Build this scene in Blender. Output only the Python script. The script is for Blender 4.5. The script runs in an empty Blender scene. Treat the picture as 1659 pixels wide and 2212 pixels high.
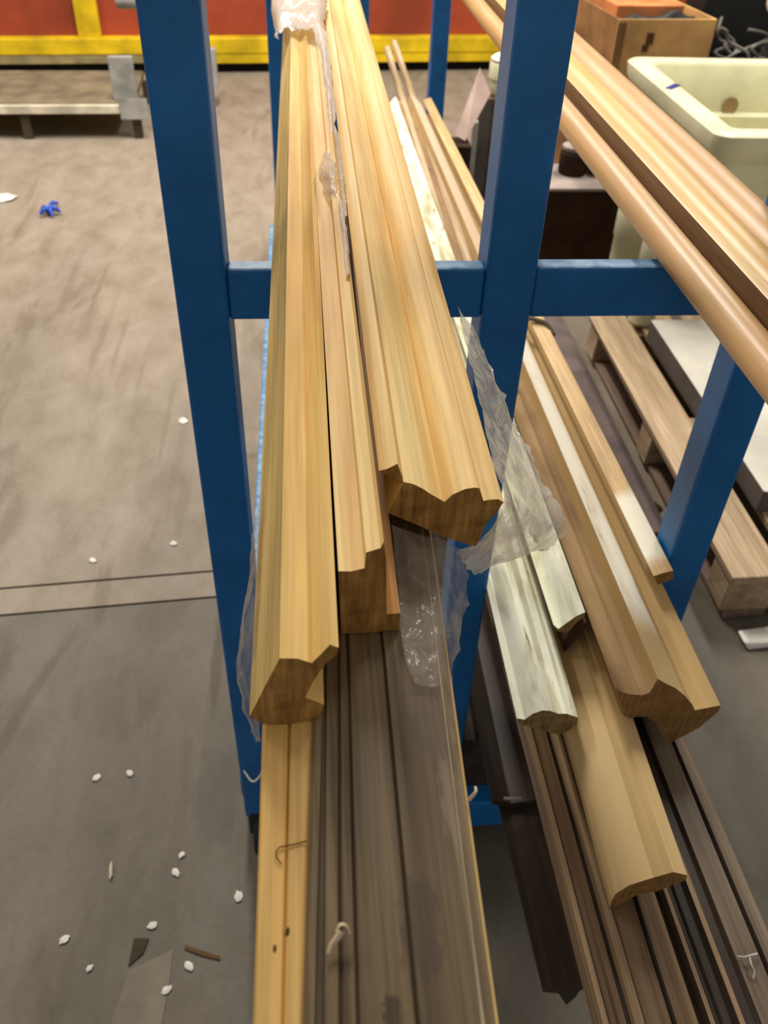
import bpy, bmesh, math, random
from mathutils import Vector, Matrix, noise
random.seed(4)
SC = bpy.context.scene
COL = SC.collection

# ------------------------------------------------------------------ camera
cam_d = bpy.data.cameras.new('camera'); cam = bpy.data.objects.new('camera', cam_d); COL.objects.link(cam)
cam_d.sensor_fit = 'VERTICAL'; cam_d.sensor_height = 24.0; cam_d.lens = 24.0 * 1850.0 / 2212.0
cam_d.clip_start = 0.02
cam_d.dof.use_dof = True; cam_d.dof.focus_distance = 0.6; cam_d.dof.aperture_fstop = 8.0
cam.matrix_world = Matrix(((0.9963132686, 0.0267741056, -0.0815047120, 0.0),
                           (-0.0793593902, 0.6485160112, -0.7570528848, 0.0),
                           (0.0325876968, 0.7607299984, 0.6482498835, 1.45),
                           (0, 0, 0, 1)))
SC.camera = cam
# ------------------------------------------------------------------ ambient light and lamps of the hall
w = bpy.data.worlds.new('hall'); SC.world = w; w.use_nodes = True
w.node_tree.nodes['Background'].inputs[0].default_value = (1.0, 0.95, 0.88, 1)
w.node_tree.nodes['Background'].inputs[1].default_value = 0.27
def area(name, loc, sx, sy, power, col, rot=(0, 0, 0)):
    l = bpy.data.lights.new(name, 'AREA'); l.shape = 'RECTANGLE'; l.size = sx; l.size_y = sy; l.energy = power; l.color = col
    o = bpy.data.objects.new(name, l); COL.objects.link(o); o.location = loc; o.rotation_euler = rot
area('strip_lamp', (-0.3, 3.8, 3.3), 0.3, 2.0, 120, (1, .94, .85))
area('strip_lamp', (1.9, 3.6, 3.3), 0.3, 2.0, 80, (1, .94, .85))
area('strip_lamp', (-2.6, 3.6, 3.3), 0.3, 2.0, 70, (1, .94, .85))
vs = SC.view_settings
SC.display_settings.display_device = 'sRGB'
vs.view_transform = 'Standard'; vs.look = 'None'; vs.gamma = 1.0; vs.exposure = 0.45; vs.use_curve_mapping = False

# ------------------------------------------------------------------ materials
def L(c):
    return tuple(((v/255)/12.92 if v/255 <= .04045 else ((v/255+.055)/1.055)**2.4) for v in c) + (1,)
class NT:
    def __init__(s, name, rough=.6, spec=.35):
        s.m = bpy.data.materials.new(name); s.m.use_nodes = True; s.t = s.m.node_tree; s.n = s.t.nodes
        s.b = s.n['Principled BSDF']; s.b.inputs['Roughness'].default_value = rough
        s.b.inputs['Specular IOR Level'].default_value = spec
    def add(s, t, **k):
        x = s.n.new(t)
        for a, v in k.items(): setattr(x, a, v)
        return x
    def link(s, a, b): s.t.links.new(a, b)
    def coords(s, scale, obj=True):
        c = s.add('ShaderNodeTexCoord'); mp = s.add('ShaderNodeMapping'); mp.inputs['Scale'].default_value = scale
        s.link(c.outputs['Object'], mp.inputs['Vector'])
        return mp.outputs[0]
    def noise(s, vec, sc=1., det=5., dist=0., rough=.55):
        x = s.add('ShaderNodeTexNoise'); x.inputs['Scale'].default_value = sc; x.inputs['Detail'].default_value = det
        x.inputs['Distortion'].default_value = dist; x.inputs['Roughness'].default_value = rough
        s.link(vec, x.inputs['Vector']); return x.outputs['Fac']
    def ramp(s, fac, stops):
        r = s.add('ShaderNodeValToRGB'); e = r.color_ramp.elements
        e[0].position, e[0].color = stops[0]; e[1].position, e[1].color = stops[-1]
        for p, c in stops[1:-1]:
            q = e.new(p); q.color = c
        s.link(fac, r.inputs[0]); return r.outputs[0]
    def mix(s, fac, a, b, mode='MIX'):
        x = s.add('ShaderNodeMix', data_type='RGBA', blend_type=mode)
        for v, i in ((fac, 0), (a, 6), (b, 7)):
            if hasattr(v, 'links') or isinstance(v, bpy.types.NodeSocket): s.link(v, x.inputs[i])
            else: x.inputs[i].default_value = v
        return x.outputs[2]
    def spot(s, col, p, r, c, wob=.35, strength=1.):
        """a stain or knot of radius r (x, y, z half sizes) at object point p"""
        cd = s.add('ShaderNodeTexCoord'); mp = s.add('ShaderNodeMapping', vector_type='TEXTURE')
        mp.inputs['Location'].default_value = p; mp.inputs['Scale'].default_value = r
        s.link(cd.outputs['Object'], mp.inputs['Vector'])
        ln = s.add('ShaderNodeVectorMath', operation='LENGTH'); s.link(mp.outputs[0], ln.inputs[0])
        nz = s.noise(mp.outputs[0], 1.6, 4)
        ad = s.add('ShaderNodeMath', operation='MULTIPLY_ADD'); s.link(nz, ad.inputs[0]); ad.inputs[1].default_value = wob*2
        s.link(ln.outputs['Value'], ad.inputs[2])
        mr = s.add('ShaderNodeMapRange'); mr.inputs[1].default_value = .8 + wob; mr.inputs[2].default_value = 1.15 + wob
        mr.inputs[3].default_value = strength; mr.inputs[4].default_value = 0.
        s.link(ad.outputs[0], mr.inputs[0])
        return s.mix(mr.outputs[0], col, L(c))
    def bump(s, h, strength=.3, dist=.002):
        b = s.add('ShaderNodeBump'); b.inputs['Strength'].default_value = strength; b.inputs['Distance'].default_value = dist
        s.link(h, b.inputs['Height']); s.link(b.outputs[0], s.b.inputs['Normal'])
    def done(s, col):
        if isinstance(col, tuple): s.b.inputs['Base Color'].default_value = col
        else: s.link(col, s.b.inputs['Base Color'])
        return s.m

def wood(name, dark, mid, light, stain=None, stain_amt=.5, rough=.6, grain=1., spots=(), fine=.35, spec=.35, st_scale=(9, 2.2, 9)):
    t = NT(name, rough, spec)
    v = t.coords((38*grain, 1.5, 38*grain)); a = t.noise(v, 1., 6, .6)
    col = t.ramp(a, [(.3, L(dark)), (.5, L(mid)), (.68, L(light))])
    v2 = t.coords((320*grain, 7, 320*grain)); b = t.noise(v2, 1., 4)
    f = t.ramp(b, [(.32, (1-fine, 1-fine, 1-fine, 1)), (.62, (1, 1, 1, 1))])
    col = t.mix(1., col, f, 'MULTIPLY')
    if stain:
        s_ = t.noise(t.coords(st_scale), 1., 5, .3)
        mr = t.add('ShaderNodeMapRange'); mr.inputs[1].default_value = .48; mr.inputs[2].default_value = .68
        mr.inputs[4].default_value = stain_amt; t.link(s_, mr.inputs[0])
        col = t.mix(mr.outputs[0], col, L(stain))
    for sp in spots: col = t.spot(col, *sp)
    t.bump(b, .25, .0012)
    return t.done(col)
def endgrain(name, dark, light):
    t = NT(name, .85, .15)
    a = t.noise(t.coords((260, 260, 30)), 1., 4); b = t.noise(t.coords((45, 45, 90)), 1., 3)
    c = t.ramp(a, [(.35, L(dark)), (.7, L(light))])
    c = t.mix(.35, c, t.ramp(b, [(.35, L(dark)), (.65, L(light))]))
    t.bump(a, .6, .0015)
    return t.done(c)
def painted(name, base, dirt, wear, amt=.5, rough=.45, sc=(26, 5, 26), thr=(.5, .64), spots=()):
    t = NT(name, rough)
    n1 = t.noise(t.coords(sc), 1., 6, .4, .65)
    mr = t.add('ShaderNodeMapRange'); mr.inputs[1].default_value = thr[0]; mr.inputs[2].default_value = thr[1]; mr.inputs[4].default_value = amt
    t.link(n1, mr.inputs[0]); col = t.mix(mr.outputs[0], L(base), L(dirt))
    n2 = t.noise(t.coords((70, 11, 70)), 1., 5, .2, .6)
    mr = t.add('ShaderNodeMapRange'); mr.inputs[1].default_value = .63; mr.inputs[2].default_value = .68; mr.inputs[4].default_value = .9
    t.link(n2, mr.inputs[0]); col = t.mix(mr.outputs[0], col, L(wear))
    for sp in spots: col = t.spot(col, *sp)
    t.bump(n1, .2, .002)
    return t.done(col)
def plain(name, c, rough=.6, spec=.35, var=.12, sc=8., c2=None):
    t = NT(name, rough, spec); n = t.noise(t.coords((sc, sc, sc)), 1., 5)
    d = c2 or tuple(v*(1-var*2) for v in c)
    col = t.ramp(n, [(.35, L(d)), (.65, L(c))]); t.bump(n, .08, .003)
    return t.done(col)

M = {}
M['pine'] = wood('pine', (214, 166, 84), (238, 198, 116), (248, 220, 146), stain=(206, 146, 62), stain_amt=.4, fine=.2,
    spots=[((-.012 + .004*math.sin(i*2.3), .44 + i*.0135 + .006*math.sin(i*5.1), .045), (.0014, .004, .006), (150, 100, 50), .2, .8) for i in range(14)])
M['pine_side'] = wood('pine_grey_side', (186, 154, 88), (226, 190, 112), (240, 210, 138), stain=(140, 125, 85), stain_amt=.5)
M['pine_pale'] = wood('pine_pale', (216, 172, 100), (242, 206, 134), (250, 226, 160), stain=(222, 168, 84), stain_amt=.5, fine=.22)
M['pine_orange'] = wood('pine_orange', (176, 112, 46), (206, 146, 70), (222, 170, 96))
M['pine_strip'] = wood('pine_strip', (214, 164, 86), (236, 192, 112), (246, 212, 142), stain=(176, 116, 48), stain_amt=.4,
    spots=[((.0085, .268, .02), (.0009, .0018, .02), (60, 35, 12)), ((.0037, .262, .02), (.0008, .0016, .02), (96, 60, 22))])
M['pine_end'] = endgrain('pine_end_grain', (112, 78, 34), (190, 146, 82))
M['grey'] = wood('weathered_board', (78, 64, 42), (120, 100, 70), (154, 133, 99), stain=(88, 72, 56), stain_amt=.5, grain=1.0, fine=.5,
    spots=[((.036, .36, .02), (.011, .03, .03), (76, 60, 50), 1.0, .5), ((.020, .265, .02), (.008, .018, .03), (66, 52, 44), 1.0, .55),
           ((.006, .235, .02), (.0035, .006, .03), (44, 32, 22), .9, .7), ((.0385, .318, .02), (.004, .02, .03), (150, 130, 108), 1., .4)])
M['bead'] = wood('worn_bead', (96, 80, 62), (130, 112, 88), (178, 160, 132), fine=.3, stain=(190, 176, 150), stain_amt=.7, st_scale=(30, 14, 30))
M['grey_dark'] = wood('dark_groove', (66, 52, 36), (84, 68, 48), (100, 82, 60))
M['mdf'] = wood('raw_mdf', (172, 142, 92), (186, 156, 104), (200, 170, 118), fine=.06, grain=.5, rough=.8, stain=(150, 116, 72), stain_amt=.35)
M['mdf_dark'] = wood('stained_mdf', (122, 98, 66), (150, 122, 84), (172, 144, 104), fine=.08, grain=.5, rough=.8, stain=(104, 76, 48), stain_amt=.75, st_scale=(14, 5, 14))
M['mdf_light'] = wood('bevelled_mdf', (196, 164, 112), (208, 178, 126), (218, 190, 140), fine=.06, grain=.5, rough=.75)
M['mdf_end'] = endgrain('mdf_end', (112, 80, 42), (156, 118, 70))
M['tan'] = wood('tan_pine', (176, 142, 94), (204, 170, 118), (220, 188, 138), stain=(150, 118, 76), stain_amt=.5, spots=[((0, .095, .02), (.2, .07, .3), (226, 222, 204), .15, .9)])
M['white'] = painted('old_white_paint', (236, 238, 216), (176, 166, 116), (110, 90, 52), .75, thr=(.46, .62))
M['white2'] = painted('worn_white_paint', (240, 234, 216), (206, 186, 146), (150, 140, 126), .5, spots=[((.02, -.02, .06), (.2, .13, .3), (190, 160, 108), .15, 1.), ((.02, 2.0, .06), (.3, 1.1, .4), (206, 180, 150), .15, .85)])
M['white_end'] = endgrain('dirty_painted_end', (96, 76, 44), (150, 128, 84))
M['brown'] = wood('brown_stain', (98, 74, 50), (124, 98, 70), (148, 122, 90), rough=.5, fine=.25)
M['brown_hi'] = wood('pale_brown_edge', (130, 104, 74), (156, 128, 94), (180, 154, 116), rough=.5)  # paler brown along the ridge edges
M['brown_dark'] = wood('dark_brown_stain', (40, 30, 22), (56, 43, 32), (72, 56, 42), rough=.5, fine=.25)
M['umber'] = wood('umber_stain', (100, 84, 68), (120, 104, 86), (140, 124, 104), rough=.5, fine=.25)
M['redbrown'] = wood('red_brown_stick', (54, 32, 22), (74, 46, 32), (92, 60, 42))
M['rod'] = wood('varnished_rod', (196, 148, 92), (220, 174, 118), (230, 190, 138), rough=.4, fine=.12, grain=.6, stain=(186, 138, 84), stain_amt=.4,
    spots=[((.012, .62, .045), (.004, .008, .03), (140, 96, 50)), ((.01, -.12, .045), (.004, .006, .03), (120, 84, 44))])
M['rod_yellow'] = wood('yellow_rod', (222, 170, 92), (238, 196, 120), (246, 212, 146), rough=.4, fine=.1, grain=.6, stain=(206, 150, 76), stain_amt=.35)
M['rod_dark'] = wood('shaded_rod_side', (104, 74, 46), (130, 98, 66), (146, 112, 78), rough=.5)  # left side of the middle rod, its shade put into the colour
def bluepaint():
    t = NT('blue_enamel', .42, .4)
    n = t.noise(t.coords((14, 14, 14)), 1., 6); col = t.ramp(n, [(.3, L((14, 90, 152))), (.7, L((20, 106, 176)))])
    n2 = t.noise(t.coords((60, 60, 60)), 1., 5, 0, .7)
    mr = t.add('ShaderNodeMapRange'); mr.inputs[1].default_value = .68; mr.inputs[2].default_value = .74; mr.inputs[4].default_value = .5
    t.link(n2, mr.inputs[0]); col = t.mix(mr.outputs[0], col, L((70, 110, 140)))
    t.bump(n2, .1, .002)
    return t.done(col)
M['blue'] = bluepaint()
M['blue_lit'] = plain('lit_blue_top', (120, 158, 186), .5, .4, .3, 60, (50, 100, 146))  # pale blue for bar and rail tops, light from above put into the colour
M['rubber'] = plain('black_rubber', (34, 38, 44), .6)
M['steel'] = plain('grey_steel', (110, 112, 116), .4)
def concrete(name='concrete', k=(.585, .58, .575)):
    t = NT(name, .62, .3)
    n1 = t.noise(t.coords((1.1, .7, 1)), 1., 6, .5); n2 = t.noise(t.coords((9, 5, 9)), 1., 7, .3, .65); n3 = t.noise(t.coords((90, 90, 90)), 1., 4)
    c = t.ramp(n1, [(.3, L((164, 150, 128))), (.7, L((182, 166, 148)))])
    c = t.mix(.55, c, t.ramp(n2, [(.32, L((132, 120, 98))), (.48, L((166, 152, 134))), (.66, L((190, 178, 162)))]))
    c = t.mix(.12, c, t.ramp(n3, [(.3, L((120, 110, 90))), (.7, L((200, 190, 176)))]))
    # dark tyre and drip tracks running away from the rack
    wv = t.noise(t.coords((5, 1.2, 5)), 1., 5, 1.2)
    mr = t.add('ShaderNodeMapRange'); mr.inputs[1].default_value = .58; mr.inputs[2].default_value = .66; mr.inputs[4].default_value = .42
    t.link(wv, mr.inputs[0]); c = t.mix(mr.outputs[0], c, L((120, 104, 80)))
    for s_ in STAINS: c = t.spot(c, *s_)
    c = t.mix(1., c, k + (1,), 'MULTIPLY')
    t.bump(n2, .12, .004)
    return t.done(c)
rs = random.Random(9)
STAINS = [((-.34 - .085*i + rs.uniform(-.03, .03), 1.75 + .21*i, 0), (rs.uniform(.012, .03), rs.uniform(.10, .24), .1), (124, 108, 84), 1., rs.uniform(.12, .28)) for i in range(9)] + \
         [((-.26 - .085*i + rs.uniform(-.03, .03), 1.70 + .22*i, 0), (rs.uniform(.008, .02), rs.uniform(.10, .26), .1), (112, 96, 72), 1., rs.uniform(.12, .28)) for i in range(8)] + \
         [((-.15, 1.75, 0), (.07, .26, .1), (138, 122, 92), .6, .5), ((-.19, 1.95, 0), (.06, .012, .1), (120, 112, 96), .5, .5),
          ((-.215, 1.22, 0), (.012, .13, .1), (116, 98, 60), .6, .5), ((-.19, .9, 0), (.05, .10, .1), (120, 108, 84), .7, .35)]
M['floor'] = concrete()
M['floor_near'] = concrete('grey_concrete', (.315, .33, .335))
M['joint'] = plain('dirty_joint', (84, 72, 48), .9)
def film(name, cover, tint, rough=.12):
    t = NT(name, rough, .5)
    tr = t.add('ShaderNodeBsdfTransparent'); tl = t.add('ShaderNodeBsdfTranslucent'); tl.inputs[0].default_value = L(tint)
    t.b.inputs['Base Color'].default_value = L(tint)
    m1 = t.add('ShaderNodeMixShader'); m1.inputs[0].default_value = .35; t.link(t.b.outputs[0], m1.inputs[1]); t.link(tl.outputs[0], m1.inputs[2])
    m2 = t.add('ShaderNodeMixShader')
    n = t.noise(t.coords((70, 45, 70)), 1., 4, .8)
    mr = t.add('ShaderNodeMapRange'); mr.inputs[1].default_value = .35; mr.inputs[2].default_value = .7
    mr.inputs[3].default_value = cover*.55; mr.inputs[4].default_value = min(1, cover*1.5); t.link(n, mr.inputs[0])
    t.link(mr.outputs[0], m2.inputs[0]); t.link(tr.outputs[0], m2.inputs[1]); t.link(m1.outputs[0], m2.inputs[2])
    t.link(m2.outputs[0], t.n['Material Output'].inputs[0]); t.bump(n, .8, .004)
    return t.m
M['film'] = film('clear_film', .78, (240, 235, 220), .08)
M['film_thin'] = film('thin_film', .36, (206, 200, 186))
M['film_white'] = film('bunched_film', 1.7, (255, 250, 240))
M['painted_glint'] = film('film_painted_glint', 1.9, (255, 252, 244), .3)  # near-opaque white, highlights on the film put into the colour
M['red'] = plain('red_dock_paint', (158, 66, 38), .6, .3, .1, 3)
M['yellow'] = plain('yellow_safety_paint', (226, 190, 20), .55, .3, .12, 5)
M['olive'] = plain('dirty_ledge', (150, 136, 92), .8)
M['black'] = plain('black_gap', (20, 18, 14), .9)
M['palegrey'] = plain('pale_grey_plastic', (168, 166, 160), .5)
M['bench'] = plain('dusty_grey_top', (126, 114, 90), .7)
M['cream'] = plain('cream_edge', (226, 216, 190), .6)
M['card'] = plain('cardboard', (212, 166, 106), .85, .1, .1, 6)
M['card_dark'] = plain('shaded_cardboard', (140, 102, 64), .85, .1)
M['card_pink'] = plain('pale_cardboard', (214, 186, 172), .85, .1, .06)
M['card_orange'] = plain('orange_cardboard', (206, 128, 78), .8, .1)
M['ink'] = plain('brown_print', (84, 52, 24), .9)
M['darkbox'] = plain('dark_brown_card', (56, 42, 32), .9, .1)
M['dust'] = plain('dusty_flap', (160, 146, 138), .9)
M['tub'] = plain('cream_plastic', (220, 216, 178), .4, .4, .07, 5)
M['tub_stain'] = plain('tub_stain', (170, 140, 98), .6)
M['bluemark'] = plain('blue_marker', (38, 48, 130), .5)
M['bin'] = plain('black_bin', (28, 28, 26), .6)
M['cable'] = plain('grey_cable', (112, 108, 100), .5)
M['paper'] = plain('white_scrap', (240, 236, 226), .7)
M['bluebit'] = plain('blue_plastic', (40, 84, 200), .4)
M['debris'] = plain('dark_scrap', (70, 62, 44), .9)
M['sliver'] = plain('wood_sliver', (110, 82, 48), .9)
M['slab_top'] = plain('pale_grey_sheet', (214, 210, 196), .5, .35, .07, 4)
M['slab_side'] = plain('dark_sheet_edge', (92, 86, 82), .8)
M['pallet'] = wood('pallet_wood', (158, 132, 98), (188, 162, 128), (204, 180, 148), stain=(130, 106, 78), stain_amt=.4)
M['pallet_dark'] = wood('old_pallet_wood', (98, 80, 66), (122, 102, 88), (142, 120, 104))
M['floor_tape'] = plain('grey_tape', (132, 122, 104), .7)
M['dusky'] = plain('dusky_plank', (104, 90, 86), .85)
M['green'] = plain('yellow_green_scrap', (170, 176, 70), .6)
M['twine'] = plain('olive_twine', (92, 82, 60), .9)
M['thread'] = plain('brown_thread', (120, 78, 30), .8)
M['curl'] = plain('pale_splinter', (232, 204, 168), .7)

# ------------------------------------------------------------------ object helpers
def link(o, parent=None):
    COL.objects.link(o)
    if parent: o.parent = parent
    return o
def tag(o, label=None, cat=None, group=None, kind=None):
    for k, v in (('label', label), ('category', cat), ('group', group), ('kind', kind)):
        if v: o[k] = v
    return o
def empty(name, loc, rz=0):
    o = bpy.data.objects.new(name, None); o.location = loc; o.rotation_euler.z = rz; o.empty_display_size = .05
    return link(o)
def mesh(name, verts, faces, mats, parent=None, loc=(0, 0, 0), rz=0, fm=None, smooth=None, rot=None):
    me = bpy.data.meshes.new(name); me.from_pydata([tuple(v) for v in verts], [], faces)
    for m in (mats if isinstance(mats, (list, tuple)) else [mats]): me.materials.append(M[m])
    if fm:
        for p, i in zip(me.polygons, fm): p.material_index = i
    bm = bmesh.new(); bm.from_mesh(me); bmesh.ops.recalc_face_normals(bm, faces=bm.faces); bm.to_mesh(me); bm.free()
    if smooth is not None:
        for p in me.polygons: p.use_smooth = True
        me.set_sharp_from_angle(angle=math.radians(smooth))
    o = bpy.data.objects.new(name, me); o.location = loc
    o.rotation_euler = rot if rot else (0, 0, rz)
    return link(o, parent)
def extrude(name, prof, length, mats, edge_mat=None, parent=None, loc=(0, 0, 0), rz=0, prof2=None, smooth=35, segs=14, ragged=.0012, wob=.0004):
    """a straight moulding: profile in local x, z swept along local y; mats[0] body, mats[1] end grain"""
    n = len(prof); V = []; F = []; fm = []; sd = random.random()*50
    ys = [0, .004] + [length*((i/segs)**1.6) for i in range(1, segs+1)]
    for j, y in enumerate(ys):
        t = y/length
        for i, (x, z) in enumerate(prof):
            if prof2: x, z = x+(prof2[i][0]-x)*t, z+(prof2[i][1]-z)*t
            dy = ragged*noise.noise((x*130+sd, z*130, 1.)) if j == 0 else 0
            s_ = wob*noise.noise((y*3+sd, i*.05, 2.))
            V.append((x+s_, y+dy, z+s_*.5))
    for j in range(len(ys)-1):
        for i in range(n):
            k = (i+1) % n
            F.append((j*n+i, j*n+k, (j+1)*n+k, (j+1)*n+i)); fm.append(edge_mat[i] if edge_mat else 0)
    F.append(tuple(range(n))); fm.append(1)
    F.append(tuple(range((len(ys)-1)*n, len(ys)*n))[::-1]); fm.append(1)
    return mesh(name, V, F, mats, parent, loc, rz, fm, smooth)
def box(name, x0, x1, y0, y1, z0, z1, m, parent=None, loc=(0, 0, 0), rz=0, bev=.003, jit=0, top=None):
    V = [(x + random.uniform(-jit, jit), y + random.uniform(-jit, jit), z) for z in (z0, z1) for x, y in ((x0, y0), (x1, y0), (x1, y1), (x0, y1))]
    me = bpy.data.meshes.new(name)
    bm = bmesh.new(); vs_ = [bm.verts.new(v) for v in V]
    for f in ((0, 3, 2, 1), (4, 5, 6, 7), (0, 1, 5, 4), (1, 2, 6, 5), (2, 3, 7, 6), (3, 0, 4, 7)): bm.faces.new([vs_[i] for i in f])
    if bev: bmesh.ops.bevel(bm, geom=list(bm.edges), offset=bev, segments=2, profile=.5, affect='EDGES')
    bm.normal_update()
    me.materials.append(M[m])
    if top:
        me.materials.append(M[top])
        for f in bm.faces:
            if f.normal.z > .9 and f.calc_center_median().z > (z0+z1)/2: f.material_index = 1
    bm.to_mesh(me); bm.free()
    o = bpy.data.objects.new(name, me); o.location = loc; o.rotation_euler.z = rz
    return link(o, parent)
def cr(pts, n):
    """points along a Catmull-Rom curve"""
    P = [Vector(p) for p in pts]; P = [P[0]*2-P[1]] + P + [P[-1]*2-P[-2]]; out = []
    for i in range(1, len(P)-2):
        for k in range(n):
            t = k/n
            out.append(.5*((2*P[i]) + (P[i+1]-P[i-1])*t + (2*P[i-1]-5*P[i]+4*P[i+1]-P[i+2])*t*t + (3*P[i]-P[i-1]-3*P[i+1]+P[i+2])*t**3))
    out.append(P[-2]); return out
def tube(name, pts, r, m, parent=None, loc=(0, 0, 0), n=5, seg=8, r1=None):
    C = cr(pts, n); V = []; F = []
    for i, c in enumerate(C):
        d = (C[min(i+1, len(C)-1)]-C[max(i-1, 0)]).normalized()
        a = d.orthogonal().normalized() if i == 0 else (a - a.dot(d)*d).normalized()
        b = d.cross(a); rr = r + ((r1 if r1 is not None else r)-r)*i/(len(C)-1)
        V += [c + (a*math.cos(6.2832*k/seg) + b*math.sin(6.2832*k/seg))*rr for k in range(seg)]
    for i in range(len(C)-1):
        for k in range(seg): F.append((i*seg+k, i*seg+(k+1) % seg, (i+1)*seg+(k+1) % seg, (i+1)*seg+k))
    F += [tuple(range(seg))[::-1], tuple(range((len(C)-1)*seg, len(C)*seg))]
    return mesh(name, V, F, m, parent, loc, smooth=50)
def lathe(name, prof, m, parent=None, loc=(0, 0, 0), seg=28, rot=None):
    V = []; F = []
    for r, z in prof: V += [(r*math.cos(6.2832*k/seg), r*math.sin(6.2832*k/seg), z) for k in range(seg)]
    for i in range(len(prof)-1):
        for k in range(seg): F.append((i*seg+k, i*seg+(k+1) % seg, (i+1)*seg+(k+1) % seg, (i+1)*seg+k))
    F += [tuple(range(seg))[::-1], tuple(range((len(prof)-1)*seg, len(prof)*seg))]
    return mesh(name, V, F, m, parent, loc, smooth=40, rot=rot)
def sheet(name, rows, m, parent=None, nu=10, nv=10, crumple=.003, freq=60, ragged=.0):
    """a crumpled film spanned between rows of control points"""
    R_ = [cr(r, nu) for r in rows]; k = len(R_[0])
    G = [cr([r[i] for r in R_], nv) for i in range(k)]; h = len(G[0]); V = []; F = []
    for j in range(h):
        for i in range(k):
            p = G[i][j]; nz = noise.noise_vector(p*freq)*crumple + noise.noise_vector(p*freq*2.7)*crumple*.5
            e = 0
            if ragged and (i == k-1 or j == h-1): nz = nz + noise.noise_vector(p*220)*ragged
            V.append(p+nz)
    for j in range(h-1):
        for i in range(k-1): F.append((j*k+i, j*k+i+1, (j+1)*k+i+1, (j+1)*k+i))
    return mesh(name, V, F, m, parent, smooth=70)

# ------------------------------------------------------------------ the hall: floor slabs, dock wall
fl = box('floor', -6, 7, -3, 9, -.2, -.016, 'joint', bev=0); tag(fl, kind='structure')
SL = .0735
def slab(y0, y1, m='floor'):
    V = []
    for z in (-.15, 0):
        for x, y in ((-6, y0-6*SL), (7, y0+7*SL), (7, y1+7*SL), (-6, y1-6*SL)): V.append((x, y, z))
    o = mesh('floor_slab', V, [(0, 3, 2, 1), (4, 5, 6, 7), (0, 1, 5, 4), (1, 2, 6, 5), (2, 3, 7, 6), (3, 0, 4, 7)], m, fl)
    return o
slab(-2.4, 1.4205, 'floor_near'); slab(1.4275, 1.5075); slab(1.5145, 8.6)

wa = math.atan2(.28, 2.915)
wall = empty('wall_back', (-1.848, 5.90, 0), wa); tag(wall, kind='structure')
box('rubber_gap', -5, 8, .06, .2, 0, .07, 'black', wall, bev=0)
box('ledge', -5, .93, .0, .2, .065, .118, 'olive', wall)
box('kerb_beam', -5, 8, -.005, .2, .116, .205, 'yellow', wall, bev=.006).location.z = 0
box('kerb_beam', .93, 8, .0, .2, .06, .118, 'yellow', wall, bev=.004)
box('door_panel', -5, .50, .08, .2, .2, 3, 'red', wall)
box('door_panel', .50, 8, .08, .2, .2, 3, 'red', wall)
box('frame_bar', .50, .635, .03, .19, .2, 3, 'yellow', wall, bev=.006)

# ------------------------------------------------------------------ blue steel rack
rack = empty('storage_rack', (.2, .78, 0))
tag(rack, 'blue painted square-tube steel rack holding the long wooden mouldings', 'rack')
def rb(name, x0, x1, y0, y1, z0, z1, m='blue', top=None, bev=.004):
    return box(name, x0-.2, x1-.2, y0-.78, y1-.78, z0, z1, m, rack, bev=bev, top=top)
for x in (-.1035, .2005, .4885):
    rb('post', x-.0255, x+.0255, .7805, .8315, .11 if x < 0 else .16, 2.2)
rb('crossbar', -.078, .175, .784, .806, 1.036, 1.0895, top='blue_lit', bev=.003)
rb('crossbar', .226, .463, .784, .806, 1.036, 1.0905, top='blue_lit', bev=.003)
rb('support_arm', .285, .463, .784, .828, .48, .533)
rb('base_beam', -.078, .514, .756, .84, .08, .155)
for x in (-.085, .2, .475):
    rb('rear_post', x-.029, x+.029, 3.25, 3.31, .11, 2.2)
rb('rear_crossbar', -.06, .45, 3.255, 3.305, 1.036, 1.089); rb('rear_crossbar', -.06, .45, 3.255, 3.305, .48, .533)
rb('base_rail', -.139, -.105, .832, 3.25, .09, .14, top='blue_lit'); rb('base_rail', .18, .22, .832, 3.25, .09, .14); rb('base_rail', .468, .508, .832, 3.25, .09, .14)
for x in (-.1, .2, .485):
    for y in (.80, 3.28):
        c = lathe('caster_wheel', [(.02, -.017), (.048, -.017), (.052, -.011), (.052, .011), (.048, .017), (.02, .017)], 'rubber', rack, (x-.2, y-.78, .052), rot=(0, math.pi/2, 0))
        box('caster_fork', x-.226, x-.174, y-.80, y-.76, .05, .125, 'rubber', rack, bev=.006)

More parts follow.
